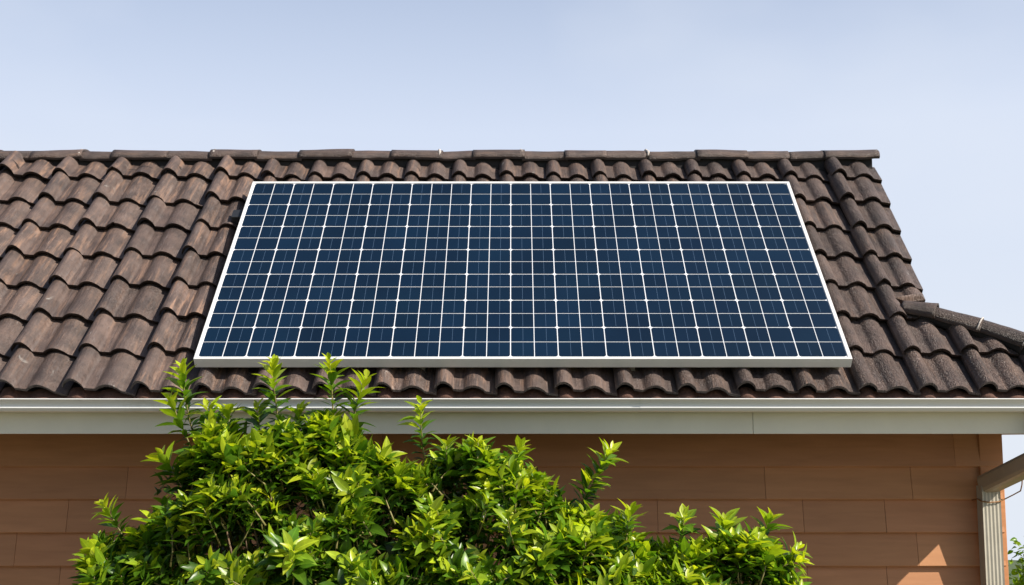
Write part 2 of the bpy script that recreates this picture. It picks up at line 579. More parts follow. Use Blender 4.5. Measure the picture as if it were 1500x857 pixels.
def hprof(u, rise=1.0, step=.016):
    """cross profile of a tile, u in 0..1: tall roll, pan, low roll, pan"""
    def bump(c, hwl, hwr, p=0.62):
        d = (c - u) / hwl if u < c else (u - c) / hwr
        if d >= 1: return 0.0
        a_ = (1 - d ** 2.3) ** p
        b_ = 0.5 + 0.5 * math.cos(math.pi * d)
        return a_ * 0.78 + b_ * 0.22
    return 0.043 * rise * bump(0.15, 0.145, 0.150) + 0.034 * bump(0.63, 0.165, 0.175, 0.60) + step * (1 - u) - 0.004 - (step - .016) * .8 * max(0, (u - .84) / .16)


# tile boundaries along the eave, wider on the left part of the roof
bx = [-1.86]
while bx[-1] > XL - 0.4: bx.append(bx[-1] - 0.338)
bx = bx[::-1]
x = -1.86
right_edge = 2.30
ntr = 14
tw = (right_edge + 1.86) / ntr
for i in range(ntr): bx.append(-1.86 + tw * (i + 1))
for i in range(4): bx.append(right_edge + 0.30 * (i + 1))

tiles = MB()
NU, NV = 40, 9
rnd = random.Random(11)
ncourse = 8
for ci in range(ncourse):
    v0c = V_EAVE + ci * (EXPO + .0035)
    for ti in range(len(bx) - 1):
        x0, x1 = bx[ti], bx[ti + 1]
        jx = rnd.gauss(0, 0.004); jv = rnd.gauss(0, 0.006); jw = rnd.gauss(0, 0.002)
        rot = rnd.gauss(0, 0.008); tiltx = rnd.gauss(0, 0.006)
        v0 = v0c + jv
        if ci == 0: v0 = v0c + rnd.gauss(0, 0.003)
        Lt = EXPO + 0.055
        v1 = min(v0 + Lt, V_RIDGE - 0.10)
        lift = 0.040
        rise = rnd.uniform(0.92, 1.1)
        # a few slipped or raised tiles near the ridge as in the photo
        if ci >= 7 and ti in (6, ): jw += 0.012; rise = 1.25
        if ci in (6, 7) and abs(x1 - right_edge) < 0.01: jw += 0.004; rise = 1.25
        xm = 0.5 * (x0 + x1)
        side = min(1, max(0, (xm + 1.2) / 3.0))        # left part is redder, right part coarser
        orange = max(0, rnd.gauss(0.62 - 0.5 * side, 0.3))
        coarse = min(1, max(0, rnd.gauss(0.12 + 0.85 * side, 0.25)))
        tt = rnd.uniform(0.82, 1.2)
        col = (tt, min(orange, 1.1), coarse, 1)
        uo = rnd.uniform(0, 9); vo = rnd.uniform(0, 9)
        beyond = x0 > right_edge - 0.01
        lastcol = abs(x1 - right_edge) < 0.01

        def lim(V):
            if beyond or V < V_HIP: return hipx(V)
            return xlimit(V)
        if lim(v0) < x0 + 0.01: continue
        idx = {}
        dead = []
        gx = []
        for i in range(NU + 1):
            u = i / NU
            gx.append(u)
        thick = 0.019
        seed = rnd.uniform(0, 50)
        chip = rnd.random() < 0.25
        chip_u = rnd.random(); chip_w = rnd.uniform(.03, .08); chip_d = rnd.uniform(.004, .016)
        for j in range(NV + 1):
            t = j / NV
            for i, u in enumerate(gx):
                x1e = xlimit(v0 + (v1 - v0) * t) if (lastcol and v0 > V_HIP - .1) else x1
                X = x0 - 0.006 + (x1e - x0 + 0.012) * u + jx + rot * (t - .5) * 0.3
                edge = 0.0
                if j == 0:
                    edge = 0.0025 * w_noise(X * 30, seed)
                    if chip and abs(u - chip_u) < chip_w: edge += chip_d * (1 - abs(u - chip_u) / chip_w)
                V = v0 + (v1 - v0) * (t ** 1.15) + edge + (X - xm) * rot
                lf = lift * (1 - t) + tiltx * (u - .5)
                wv = hprof(u, rise * (1.22 if xm < -1.7 else 1.0), .038 if xm < -1.7 else .025) + lf + jw
                wv += 0.0022 * w_noise(X * 9, V * 7, seed) + 0.0009 * w_noise(X * 45, V * 30, seed)
                if j == 0: wv -= 0.003
                xl = lim(V)
                if i == 0: Xf = X
                X = min(X, max(xl, Xf))
                if i == 0: dead.append(xl <= Xf + .004)
                idx[(i, j)] = tiles.vert(rf(X, V, wv), (X + uo, V + vo), col)
        def xi(i, j): return tiles.v[idx[(i, j)]][0]
        cols_ok = []
        for i in range(NU):
            for j in range(NV):
                if dead[j] or dead[j + 1]: continue
                a, b_, c_, d = idx[(i, j)], idx[(i + 1, j)], idx[(i + 1, j + 1)], idx[(i, j + 1)]
                if abs(tiles.v[a][0] - tiles.v[b_][0]) < 1e-6 and abs(tiles.v[d][0] - tiles.v[c_][0]) < 1e-6: continue
                tiles.face([a, b_, c_, d], 0, True)
        # front edge (thickness) and side edges
        fr = []
        for i in range(NU + 1):
            p = Vector(tiles.v[idx[(i, 0)]])
            q = p - NR * thick + UP * 0.004
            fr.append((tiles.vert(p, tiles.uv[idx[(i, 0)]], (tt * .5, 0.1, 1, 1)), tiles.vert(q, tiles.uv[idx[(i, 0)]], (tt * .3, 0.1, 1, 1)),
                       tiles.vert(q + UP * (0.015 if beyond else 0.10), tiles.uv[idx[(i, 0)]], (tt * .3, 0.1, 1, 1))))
        for i in range(NU):
            if abs(tiles.v[fr[i][0]][0] - tiles.v[fr[i + 1][0]][0]) < 1e-6: continue
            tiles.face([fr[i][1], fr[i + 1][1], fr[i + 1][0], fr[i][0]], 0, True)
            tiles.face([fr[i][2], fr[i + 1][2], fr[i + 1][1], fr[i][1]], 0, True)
        for i, sgn in ((0, 1), (NU, -1)):
            last = abs(x1 - right_edge) < 0.05 and i == NU
            th = 0.055 if last else 0.020
            sd = []
            for j in range(NV + 1):
                p = Vector(tiles.v[idx[(i, j)]])
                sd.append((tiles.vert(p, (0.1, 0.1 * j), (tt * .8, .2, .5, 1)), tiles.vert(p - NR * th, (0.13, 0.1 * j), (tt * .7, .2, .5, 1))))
            for j in range(NV):
                if dead[j] or dead[j + 1]: continue
                if xi(0, j) > xi(NU, j) - 1e-5 or xi(0, j + 1) > xi(NU, j + 1) - 1e-5: continue
                q = [sd[j][0], sd[j + 1][0], sd[j + 1][1], sd[j][1]]
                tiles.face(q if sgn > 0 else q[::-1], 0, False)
tl = tiles.build('roof_tiles', M_TILE, roof)

# underlay / roof body (so no light leaks) : solid gable prism with thin sheets
back_y = RIDGE.y + (RIDGE.y - rf(0, V_EAVE, 0).y)
ub = MB()


def sheet(mb, pts, th, nrm, mat=0):
    a = [mb.vert(p) for p in pts]; b_ = [mb.vert(Vector(p) - nrm * th) for p in pts]
    n = len(pts)
    mb.face(a, mat); mb.face(b_[::-1], mat)
    for i in range(n):
        j = (i + 1) % n
        mb.face([a[i], b_[i], b_[j], a[j]], mat)


sheet(ub, [rf(XL, V_EAVE + .02, -0.016), rf(CORNER_X, V_EAVE + .02, -0.016), rf(HBX - .03, HBV, -0.016), rf(HAX, HAV - .02, -0.016),
           rf(xlimit(V_HIP) - .012, V_HIP, -0.016), rf(xlimit(V_RIDGE) - .012, V_RIDGE, -0.016), rf(XL, V_RIDGE, -0.016)], 0.03, NR)
ub.build('underlay', M_UNDER, roof)

# rear slope and the small hip slope on the right (seen only from the side)
rs = MB()
NB = Vector((0, math.sin(PITCHR), math.cos(PITCHR)))
rz = RIDGE.z
back_eave = Vector((0, back_y, rf(0, V_EAVE, 0).z))
nx = 160
top = []; bot = []
for i in range(nx + 1):
    X = XL + (2.32 - XL) * i / nx
    hgt = 0.02 + 0.02 * math.cos(X * 2 * math.pi / 0.15)
    top.append(rs.vert(Vector((X, RIDGE.y + .075, rz - .0704)) + NB * hgt, (X, 0), (1, .5, .4, 1)))
    bot.append(rs.vert(Vector((X, back_y, back_eave.z)) + NB * hgt, (X, 3), (1, .5, .4, 1)))
for i in range(nx):
    rs.face([top[i + 1], top[i], bot[i], bot[i + 1]], 0, True)
# hip slope: from the hip line down to the side eave
hA = rf(HAX, HAV, 0.0); hB = rf(HBX, HBV, 0.0); hC = rf(CORNER_X, V_EAVE, 0.01)
mY = lambda p: Vector((p.x, 2 * RIDGE.y - p.y, p.z))
quad = [hA, hB, hC]
qa = [rs.vert(p, (p.y, p.z), (1, .5, .6, 1)) for p in quad]
qb = [rs.vert(mY(p), (mY(p).y, p.z), (1, .5, .6, 1)) for p in quad]
for i in range(2): rs.face([qa[i], qa[i + 1], qb[i + 1], qb[i]], 0)
rs.build('rear_slope', M_TILE, roof)
gb = MB()
gx_ = 2.215
tri = [Vector((gx_, hA.y + .05, hA.z - .08)), Vector((gx_, 2 * RIDGE.y - hA.y - .05, hA.z - .08)), Vector((gx_, RIDGE.y, rz - 0.09))]
sheet(gb, tri, 0.03, XA)
gb.build('gable_infill', M_GABLE, roof)

vb = MB()
pv_ = [rf(xlimit(V_HIP + .01) - .022, V_HIP + .01, 0), rf(xlimit(V_RIDGE - .06) - .022, V_RIDGE - .06, 0)]
dv_ = (pv_[1] - pv_[0])
vb.box((-.012, 0, -.05), (0, 1, -.002), ax=(pv_[0], XA, dv_, NR))
vb.build('verge_board', M_UNDER, roof)

# ---- ridge caps: one row of overlapping caps, unevenly seated
ridge_px = [-330, -265, -200, -130, -70, 0, 60, 125, 177, 248, 318, 378, 447, 515, 580, 645, 698, 764, 831, 882, 946, 1022, 1086, 1151, 1206, 1275.5]
rc = MB()
rnd = random.Random(5)
zr = 7.84
xs = [(p - 750) * zr / F for p in ridge_px]
capm = MB()
for k in range(len(xs) - 1):
    a, b_ = xs[k], xs[k + 1]
    high = (k % 2 == 0) if k < 20 else k in (21, 24)
    dz = rnd.uniform(-.003, .003) + (0.007 if high else 0)
    tz = rnd.gauss(0, 0.004)
    tt = rnd.uniform(.78, 1.1)
    col = (tt, rnd.uniform(0.0, .45), rnd.uniform(.2, .7), 1)
    hw, hh = 0.135 + (0.01 if high else 0), 0.072
    ns, nl = 16, 10
    ext = 0.02 if high else -0.002
    rings = []
    uo = rnd.uniform(0, 9)
    for j in range(nl + 1):
        t = j / nl
        X = a - ext + (b_ - a + 2 * ext) * t
        ring = []
        for i in range(ns + 1):
            ang = math.pi * i / ns
            # angular barrel cap: flattened flanks
            cy = -math.cos(ang) * hw
            cz = math.sin(ang) ** 0.85 * hh
            sag = 0.006 * noise.noise(Vector((X * 6, i * .3, k))) + (0.010 * noise.noise(Vector((X * 11, k * 2.1, 0))) if i < 3 else 0)
            ring.append(capm.vert((X, RIDGE.y + cy + sag * .4, RIDGE.z - 0.032 + cz + dz + tz * (t - .5) * 2 + sag * .7),
                                  (i * 0.02 + uo, X), col))
        rings.append(ring)
    for j in range(nl):
        for i in range(ns):
            capm.face([rings[j][i], rings[j + 1][i], rings[j + 1][i + 1], rings[j][i + 1]], 0, True)
    # thickness: end faces and lower lips
    for ring, sg in ((rings[0], 1), (rings[-1], -1)):
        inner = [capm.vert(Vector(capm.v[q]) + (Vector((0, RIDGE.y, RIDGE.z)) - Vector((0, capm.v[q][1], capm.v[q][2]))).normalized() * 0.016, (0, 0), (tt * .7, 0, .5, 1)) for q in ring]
        for i in range(ns):
            f_ = [ring[i], ring[i + 1], inner[i + 1], inner[i]]
            capm.face(f_ if sg > 0 else f_[::-1], 0)
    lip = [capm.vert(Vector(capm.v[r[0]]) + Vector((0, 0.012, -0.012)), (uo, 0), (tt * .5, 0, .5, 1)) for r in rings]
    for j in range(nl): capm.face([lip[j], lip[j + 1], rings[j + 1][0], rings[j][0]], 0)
capm.build('ridge_caps', M_TILE, roof)
# dark bedding under the caps
bd = MB()
bd.box((XL, RIDGE.y - 0.105, RIDGE.z - 0.16), (xs[-1] - 0.02, RIDGE.y + 0.105, RIDGE.z - 0.012))
bd.build('ridge_bedding', M_UNDER, roof)
# pale mortar in some of the joints
for px in (125, 318, 515, 645, 764, 946):
    X = (px - 750) * zr / F
    pts = []
    mj = MB()
    for i in range(9):
        ang = R(8 + i * 12)
        pts.append(Vector((X + 0.004 * math.sin(i), RIDGE.y - math.cos(ang) * 0.139, RIDGE.z - 0.030 + math.sin(ang) ** .85 * 0.074)))
    mj.tube(pts, [0.008 + 0.003 * math.sin(i * 2.1 + px) for i in range(9)], 6)
    mj.build('joint_mortar', M_PALE, roof)

# ---- hip caps on the short right-hand hip
hc = MB()


def cap_along(mb, p0, p1, r0, r1, col, nrm, ns=14, nl=10, seed=0.0):
    d = (p1 - p0).normalized()
    A = d.cross(nrm).normalized(); B = A.cross(d).normalized()
    rings = []
    for j in range(nl + 1):
        t = j / nl
        c0 = p0.lerp(p1, t); r = r0 + (r1 - r0) * t
        ring = []
        for i in range(ns + 1):
            ang = math.pi * (-0.08 + 1.16 * i / ns)
            q = 1 + 0.05 * noise.noise(Vector((t * 4 + seed, i * .4, seed)))
            ring.append(mb.vert(c0 + A * math.cos(ang) * r * q + B * math.sin(ang) * r * 0.82 * q, (i * .02 + seed, t * .3), col))
        rings.append(ring)
    for j in range(nl):
        for i in range(ns): mb.face([rings[j][i], rings[j][i + 1], rings[j + 1][i + 1], rings[j + 1][i]], 0, True)
    for ring, sg in ((rings[0], 1), (rings[-1], -1)):
        inner = [mb.vert(Vector(mb.v[q]).lerp(c0 if sg < 0 else p0, 0.22), (0, 0), col) for q in ring]
        for i in range(ns):
            f_ = [ring[i], inner[i], inner[i + 1], ring[i + 1]]
            mb.face(f_ if sg > 0 else f_[::-1], 0)


hp0 = rfp(1329, 448, 0.075); hp1 = rfp(1432, 477, 0.075); hp2 = rfp(1496, 499, 0.075)
hdir = (hp2 - hp1).normalized()
hn = (NR + XA * 0.35).normalized()
cap_along(hc, hp0 - NR * .022 - hdir * .02, hp0.lerp(hp1, .42) + NR * .012, 0.046, 0.056, (.95, .3, .8, 1), hn, seed=1.0)
cap_along(hc, hp0.lerp(hp1, .30) - NR * .004, hp1 + hdir * 0.02, 0.044, 0.052, (.9, .25, .9, 1), hn, seed=2.0)
cap_along(hc, hp1, hp2 + hdir * .03, 0.046, 0.056, (.78, .2, .9, 1), hn, seed=3.0)
corner = rf(CORNER_X, V_EAVE, 0.06)
p_ = hp2
fl = MB()
fo = NR * -.028
fl.tube([hp0 + fo + hdir * .03, hp1 + fo, hp2 + fo, corner + fo], [.036, .044, .048, .05], 10)
fl.build('hip_bedding', M_UNDER, roof)
for k in range(2):
    q_ = hp2.lerp(corner, (k + 1) / 2)
    cap_along(hc, p_, q_, 0.043, 0.054, (.9, .3, .7, 1), hn, seed=4.0 + k)
    p_ = q_
hc.build('hip_caps', M_TILE, roof)
for c0, r in ((hp1 + hdir * 0.01, .055), (hp2 + hdir * .02, .055)):
    d = hdir; A = d.cross(hn).normalized(); B = A.cross(d).normalized()
    hm = MB()
    hm.tube([c0 + A * math.cos(a_) * r + B * math.sin(a_) * r * .82 for a_ in [math.pi * i / 10 for i in range(11)]], [0.0045] * 11, 6)
    hm.build('hip_mortar', M_PALE, roof)

# ---- eave closure below the first course: reddish bedding with humps under the rolls
ec = MB()
nxs = 520
prev = None
def hump(X):
    for x0, x1 in zip(bx, bx[1:]):
        if x0 <= X < x1: return hprof((X - x0) / (x1 - x0))
    return 0
for i in range(nxs + 1):
    X = XL + (CORNER_X - XL) * i / nxs
    hb = hump(X)
    h_ = -0.004 + max(0, hb - .012) * 0.72 + 0.0015 * noise.noise(Vector((X * 30, 0, 0)))
    sh = 0.010 if hb > .015 else 0
    a = [ec.vert(rf(X, V_EAVE - 0.004 - sh, -0.03)), ec.vert(rf(X, V_EAVE - 0.006 - sh, h_ - .006)),
         ec.vert(rf(X, V_EAVE + 0.002 - sh * .6, h_)), ec.vert(rf(X, V_EAVE + 0.05, h_))]
    if prev:
        for k in range(3): ec.face([prev[k], a[k], a[k + 1], prev[k + 1]], 0, True)
    prev = a
ec.build('eave_bedding', M_MORTAR, roof)

# ---- fascia, soffit
zf_t = at(750, 596, FASCIA_Y).z; zf_b = at(750, 635.5, FASCIA_Y).z
fa = MB()
jx_ = at(1103, 620, FASCIA_Y).x
fa.box((XL, FASCIA_Y, zf_b), (jx_ - .001, FASCIA_Y + 0.025, zf_t))
fa.box((jx_ + .001, FASCIA_Y - .001, zf_b), (CORNER_X - .03, FASCIA_Y + 0.024, zf_t))
fa.box((CORNER_X - .055, FASCIA_Y + .0255, zf_b), (CORNER_X - .03, back_y - .02, zf_t))   # side fascia
fa.build('fascia', M_FASCIA, roof, bevel=0.0015)
sf = MB()
sf.box((XL, FASCIA_Y + 0.026, zf_b + 0.012), (CORNER_X - .056, WALL_Y + 0.0, zf_b + 0.024))
sf.box((WX1 + .002, WALL_Y + 0.001, zf_b + 0.012), (CORNER_X - .056, back_y - .05, zf_b + 0.024))
sf.build('soffit', M_SOFFIT, roof)

# ---- gutter: swept ogee profile
GF = 5.862
z_lip = at(750, 583.6, GF).z; z_bot = at(750, 603.5, GF + .03).z
H = z_lip - z_bot
prof = []
fy = FASCIA_Y - 0.002
pr = [(fy, z_bot + H * .95), (fy, z_bot), (GF + .045, z_bot), (GF + .030, z_bot + .002), (GF + .023, z_bot + H * .10), (GF + .020, z_bot + H * .24),
      (GF + .0165, z_bot + H * .27), (GF + .0155, z_bot + H * .32), (GF + .017, z_bot + H * .36), (GF + .018, z_bot + H * .45), (GF + .017, z_bot + H * .58),
      (GF + .011, z_bot + H * .70), (GF + .004, z_bot + H * .80), (GF + .001, z_bot + H * .88), (GF - .004, z_bot + H * .91), (GF - .006, z_bot + H * .95),
      (GF - .003, z_lip), (GF + .004, z_lip), (GF + .010, z_bot + H * .95)]
inner = [(y + .006, zz + .004) for (y, zz) in pr[1:-2]][::-1]
poly = [(a - fy, b_) for a, b_ in pr]
gt = MB()
gj = at(944, 595, GF).x


def gut(x0, x1, dy=0.0):
    ns = max(2, int((x1 - x0) / 0.3))
    path = [(Vector((x0 + (x1 - x0) * i / ns, fy + dy + 0.0012 * noise.noise(Vector((x0 + (x1 - x0) * i / ns, 3, 0))), 0.0016 * noise.noise(Vector(((x0 + (x1 - x0) * i / ns) * .8, 0, 5))))),
             Vector((0, 1, 0)), Vector((0, 0, 1))) for i in range(ns + 1)]
    rings = []
    for (o, A, B) in path:
        rings.append([gt.vert(o + A * a + B * b_, (o.x, b_)) for a, b_ in poly])
    for r0, r1 in zip(rings, rings[1:]):
        for i in range(len(poly) - 1): gt.face([r0[i], r0[i + 1], r1[i + 1], r1[i]], 0, 2 <= i <= len(poly) - 3)
    return rings


gut(XL, gj)
rr_ = gut(gj - .02, CORNER_X, -.0018)
ge = MB()
gt.face(list(rr_[-1]), 0)
gt.build('gutter', M_GUTTER, roof)

# side gutter return (right hand eave, out of frame in the photo)
sg = MB()
sg.box((CORNER_X - .028, FASCIA_Y - .01, z_bot), (CORNER_X + .06, back_y, z_lip - .004))
sg.build('side_gutter', M_GUTTER, roof, bevel=.006)

# ---- downpipe: outlet under the gutter corner, slanting box, fluted vertical pipe
dp = empty('downpipe', (0, 0, 0)); dp.parent = house; dp.location = (0, -WALL_Y + 6.3, 0)
PY = 6.42                                                 # front face of the vertical pipe
xa, xb = at(1437, 722, PY).x, at(1465.5, 722, PY).x
zt = at(1450, 712, PY).z
dpt = MB()
wd, dd = xb - xa - .006, 0.078
prof = []
nf = 5
for i in range(nf * 4 + 1):                                # fluted front
    u = i / (nf * 4)
    prof.append((xa + .006 + wd * u, PY + 0.0016 * (1 - math.cos(u * nf * 2 * math.pi)) * (0 if u in (0, 1) else 1)))
prof += [(xb, PY + dd), (xa + .006, PY + dd)]
path = [(Vector((0, 0, zz)), Vector((1, 0, 0)), Vector((0, 1, 0))) for zz in (zt, 2.2, 1.2, 0.12)]
dpt.sweep(prof, path, smooth=False)
dpt.build('vertical_pipe', M_PIPE, dp)
el = MB()
z_el = at(1450, 722, PY - .012).z
# slanting section runs from the outlet down and back to the wall pipe
e0 = Vector((xa + wd / 2 + .008, PY + dd / 2 - .004, z_el + 0.045))
out_x, out_y = at(1530, 640, 5.925).x, 5.925
e1 = Vector((out_x, out_y, at(1530, 668, out_y).z))
d = (e1 - e0).normalized()
A = d.cross(Vector((0, 0, 1))).normalized(); B = A.cross(d).normalized()
hw_, hh_ = 0.052, 0.050
sq = [(-hw_, -hh_), (hw_, -hh_), (hw_, hh_), (-hw_, hh_)]
el.sweep(sq, [(e0 - d * .035, A, B), (e1 + d * .02, A, B)])
el.build('slanting_pipe', simple('shade_tinted_pipe', (0.42, 0.34, 0.25), 0.45, 0.08, 9, 0.05, 50), dp, bevel=.022)  # browner copy of the pipe colour, with the slanting section's shade put in
ot = MB()
ot.box((out_x - .036, out_y - .034, e1.z - .02), (out_x + .04, out_y + .034, z_bot + 0.005))
ot.build('outlet', M_GUTTER, dp, bevel=.004)
wr = MB()
wp = [at(1424, 733, WALL_Y - .02), at(1432, 730.5, WALL_Y - .06), at(1437, 734, PY - .006), at(1450, 736, PY - .008), at(1463, 735, PY - .006),
      at(1472, 731, PY - .003), at(1484, 725, PY - .01), at(1495, 719, PY - .03), at(1497, 710, PY - .05), at(1497.5, 700, PY - .06), at(1497, 690, PY - .06)]
wr.tube(wp, [.0035] * len(wp), 6)
wr.build('tie_wire', M_WIRE, dp)

# ------------------------------------------------------------------ solar panel
PXL = (283 - 750) * 5.96 / F; PXR = (1249 - 750) * 5.96 / F
PH = 1.694
pan = empty('solar_panel', PB + XA * 0.05 - NR * 0.10)
tag(pan, 'large rectangular dark blue solar panel in a white frame mounted on the tiled roof', 'solar panel')


def pf(x, v, w_): return PB + XA * x + UP * v + NR * w_


axp = (PB, XA, UP, NR)
FW, FT = 0.017, 0.056
fr = MB()
fr.box((PXL, 0, -FT), (PXR, FW, 0), ax=axp)
fr.box((PXL, PH - FW, -FT), (PXR, PH, 0), ax=axp)
fr.box((PXL, FW + .0003, -FT), (PXL + FW, PH - FW - .0003, 0), ax=axp)
fr.box((PXR - FW * 1.15, FW + .0003, -FT), (PXR, PH - FW - .0003, 0), ax=axp)
fr.build('frame', M_WHITE, pan, bevel=.0022)
bs = MB()
bs.box((PXL + FW - .004, FW - .004, -0.012), (PXR - FW + .004, PH - FW + .004, -0.006), ax=axp)
bs.build('backsheet', M_BACK, pan)
cl = MB()
NCX, NCY = 27, 14
thick_x = {0, 2, 4, 6, 8, 11, 13, 15, 17, 19, 21, 23, 25, 27}
cx0, cx1 = PXL + FW + .002, PXR - FW - .004
cy0, cy1 = FW + .003, PH - FW - .003
dx, dy = (cx1 - cx0) / NCX, (cy1 - cy0) / NCY
rnd = random.Random(21)
wx = [rnd.gauss(0, .0007) for _ in range(NCX + 1)]; wy = [rnd.gauss(0, .001) for _ in range(NCY + 1)]
for j in range(NCY):
    for i in range(NCX):
        gL = .0029 if i in thick_x else .0024
        gR = .0029 if (i + 1) in thick_x else .0024
        gB = .0028 if j % 2 == 0 else .0024
        gT = .0028 if (j + 1) % 2 == 0 else .0024
        if i == 0: gL = .001
        if i == NCX - 1: gR = .001
        x0 = cx0 + i * dx + gL + wx[i]; x1 = cx0 + (i + 1) * dx - gR + wx[i + 1]
        y0 = cy0 + j * dy + gB + wy[j]; y1 = cy0 + (j + 1) * dy - gT + wy[j + 1]
        cc = .011
        cTL = cc if (i in thick_x and (j + 1) % 2 == 0) else .0008
        cBL = cc if (i in thick_x and j % 2 == 0) else .0008
        cTR = cc if ((i + 1) in thick_x and (j + 1) % 2 == 0) else .0008
        cBR = cc if ((i + 1) in thick_x and j % 2 == 0) else .0008
        t = rnd.uniform(.88, 1.12)
        col = (t * rnd.uniform(.93, 1.07), t, t * rnd.uniform(.97, 1.03), 1)
        k = .3
        pts = [(x0, y0 + cBL), (x0 + cBL * k, y0 + cBL * k), (x0 + cBL, y0), (x1 - cBR, y0), (x1 - cBR * k, y0 + cBR * k), (x1, y0 + cBR),
               (x1, y1 - cTR), (x1 - cTR * k, y1 - cTR * k), (x1 - cTR, y1), (x0 + cTL, y1), (x0 + cTL * k, y1 - cTL * k), (x0, y1 - cTL)]
        cl.face([cl.vert(pf(a, b_, -.0045), (a, b_), col) for a, b_ in pts], 0)
        # hair-thin busbar on most half cells
        if rnd.random() < (.9 if j < 12 else .45):
            for q in (.5,):
                xb_ = x0 + (x1 - x0) * (q + .02)
                hwb = .00065
                e = .006
                cl.face([cl.vert(pf(a, b_, -.0038), (a, b_)) for a, b_ in ((xb_ - hwb, y0 + e), (xb_ + hwb, y0 + e), (xb_ + hwb, y1 - e), (xb_ - hwb, y1 - e))], 1)
cl.build('cells', [M_CELL, M_BUSBAR], pan)
rl = MB()
for v in (0.32, 1.36):
    rl.box((PXL + .03, v, -FT - .042), (PXR - .03, v + .04, -FT - .0005), ax=axp)
rl.build('mounting_rail', M_STEEL, pan)
for X in (PXR - .075, PXL + .06, PXL + 1.1, PXR - 1.1):
    bk = MB()
    bk.box((X, 0.045, -FT - .062), (X + .036, 0.085, -FT - .0005), ax=axp)
    bk.box((X - .004, 0.035, -FT - .066), (X + .040, 0.12, -FT - .0622), ax=axp)
    bk.build('mounting_foot', M_STEEL, pan, bevel=.002)
# junction box sticking out at the upper left, dark
jb = MB()
jb.box((PXL - .075, 1.36, -FT - .045), (PXL - .001, 1.44, -FT + .015), ax=axp)
jb.build('mounting_clamp', simple('black_plastic', (.02, .022, .028), .5, .1, 9), pan, bevel=.004)

# ------------------------------------------------------------------ foliage
def leaf(mb, base, d, nrm, L, Wd, col, curl=0.25, fold=0.25, mat=0):
    d = d.normalized()
    side = d.cross(nrm)
    if side.length < 1e-4: side = d.orthogonal()
    side.normalize()
    up = side.cross(d).normalized()
    prof = ((0, .06), (.14, .42), (.34, .92), (.52, 1.0), (.70, .80), (.86, .42), (1.0, .0))
    prev = None
    for t, wv in prof:
        c_ = base + d * (L * t * (1 - .12 * curl * t)) - up * (curl * L * t * t)
        hw = wv * Wd * .5
        z_ = up * (hw * fold * 2)
        if wv > 0:
            cur = [mb.vert(c_ - side * hw + z_, (-1, t), col), mb.vert(c_, (0, t), col), mb.vert(c_ + side * hw + z_, (1, t), col)]
        else:
            cur = [mb.vert(c_, (0, t), col)]
        if prev:
            if len(cur) == 3:
                mb.face([prev[0], prev[1], cur[1], cur[0]], mat, True)
                mb.face([prev[1], prev[2], cur[2], cur[1]], mat, True)
            else:
                mb.face([prev[0], prev[1], cur[0]], mat, True)
                mb.face([prev[1], prev[2], cur[0]], mat, True)
        prev = cur


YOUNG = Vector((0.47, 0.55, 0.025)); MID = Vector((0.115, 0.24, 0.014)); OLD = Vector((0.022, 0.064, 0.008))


def shoot(mb, base, tip, nleaf, L0, rnd, young=1.0, stem=True, leafmat=0, stemmat=1, tight=1.0):
    axis = tip - base; LEN = axis.length
    a = axis.normalized()
    o1 = a.orthogonal().normalized(); o2 = a.cross(o1)
    bend = (o1 * rnd.uniform(-1, 1) + o2 * rnd.uniform(-1, 1)) * LEN * .07
    P_ = lambda t: base + axis * t + bend * math.sin(math.pi * t)
    if stem:
        mb.tube([P_(t) for t in (0, .33, .66, .97)], [.0042, .0034, .0026, .0012], 5, stemmat, col=(1, 1, 1, 1))
    ph = rnd.uniform(0, 6.28)
    for i in range(nleaf):
        t = (i + .3) / nleaf
        t = .08 + .92 * t ** .8
        ph += 2.4 + rnd.gauss(0, .25)
        dirr = o1 * math.cos(ph) + o2 * math.sin(ph)
        ang = R(78) * (1 - t) + R(36) * t + rnd.gauss(0, .14)
        d = a * math.cos(ang) + dirr * math.sin(ang)
        d = (d + Vector((0, 0, -.10 * (1 - t)))).normalized()
        size = L0 * (0.72 + .5 * math.sin(math.pi * min(1, (1 - t) * 1.15 + .12))) * rnd.uniform(.78, 1.15)
        if t > .9: size *= .72
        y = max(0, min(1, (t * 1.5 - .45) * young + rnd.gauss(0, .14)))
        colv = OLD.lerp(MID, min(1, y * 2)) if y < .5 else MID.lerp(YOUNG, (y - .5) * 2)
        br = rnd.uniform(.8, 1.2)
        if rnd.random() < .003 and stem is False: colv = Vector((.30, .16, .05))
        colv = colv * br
        leaf(mb, P_(t * .97) + dirr * .002, d, a * math.cos(.6) - dirr * .2 + Vector((0, 0, .2)), size, size * rnd.uniform(.30, .44),
             (colv.x * rnd.uniform(.92, 1.08), colv.y, colv.z, 1), curl=rnd.uniform(.05, .42), fold=rnd.uniform(.08, .35), mat=leafmat)


shrub = empty('shrub', (0, 5.0, 0))
tag(shrub, 'tall leafy green shrub with bright yellow-green shoots growing in front of the house wall', 'shrub')
outline = [(96, 930), (112, 868), (128, 815), (150, 775), (215, 745), (238, 700), (250, 650), (290, 612), (350, 604), (430, 606), (500, 600),
           (545, 650), (600, 655), (690, 640), (760, 652), (800, 705), (850, 700), (885, 738), (930, 764), (1000, 765), (1060, 775), (1120, 772),
           (1160, 815), (1178, 860), (1190, 930)]


def otop(px):
    for (a, b_), (c_, d) in zip(outline, outline[1:]):
        if a <= px <= c_: return b_ + (d - b_) * (px - a) / (c_ - a)
    return 1000


rnd = random.Random(77)
fol = MB()
SY = 5.05
count = 0
tips = []


def spot(px, py, dep):                                     # a point of the bush from its place in the photo
    return at(px, py, dep)


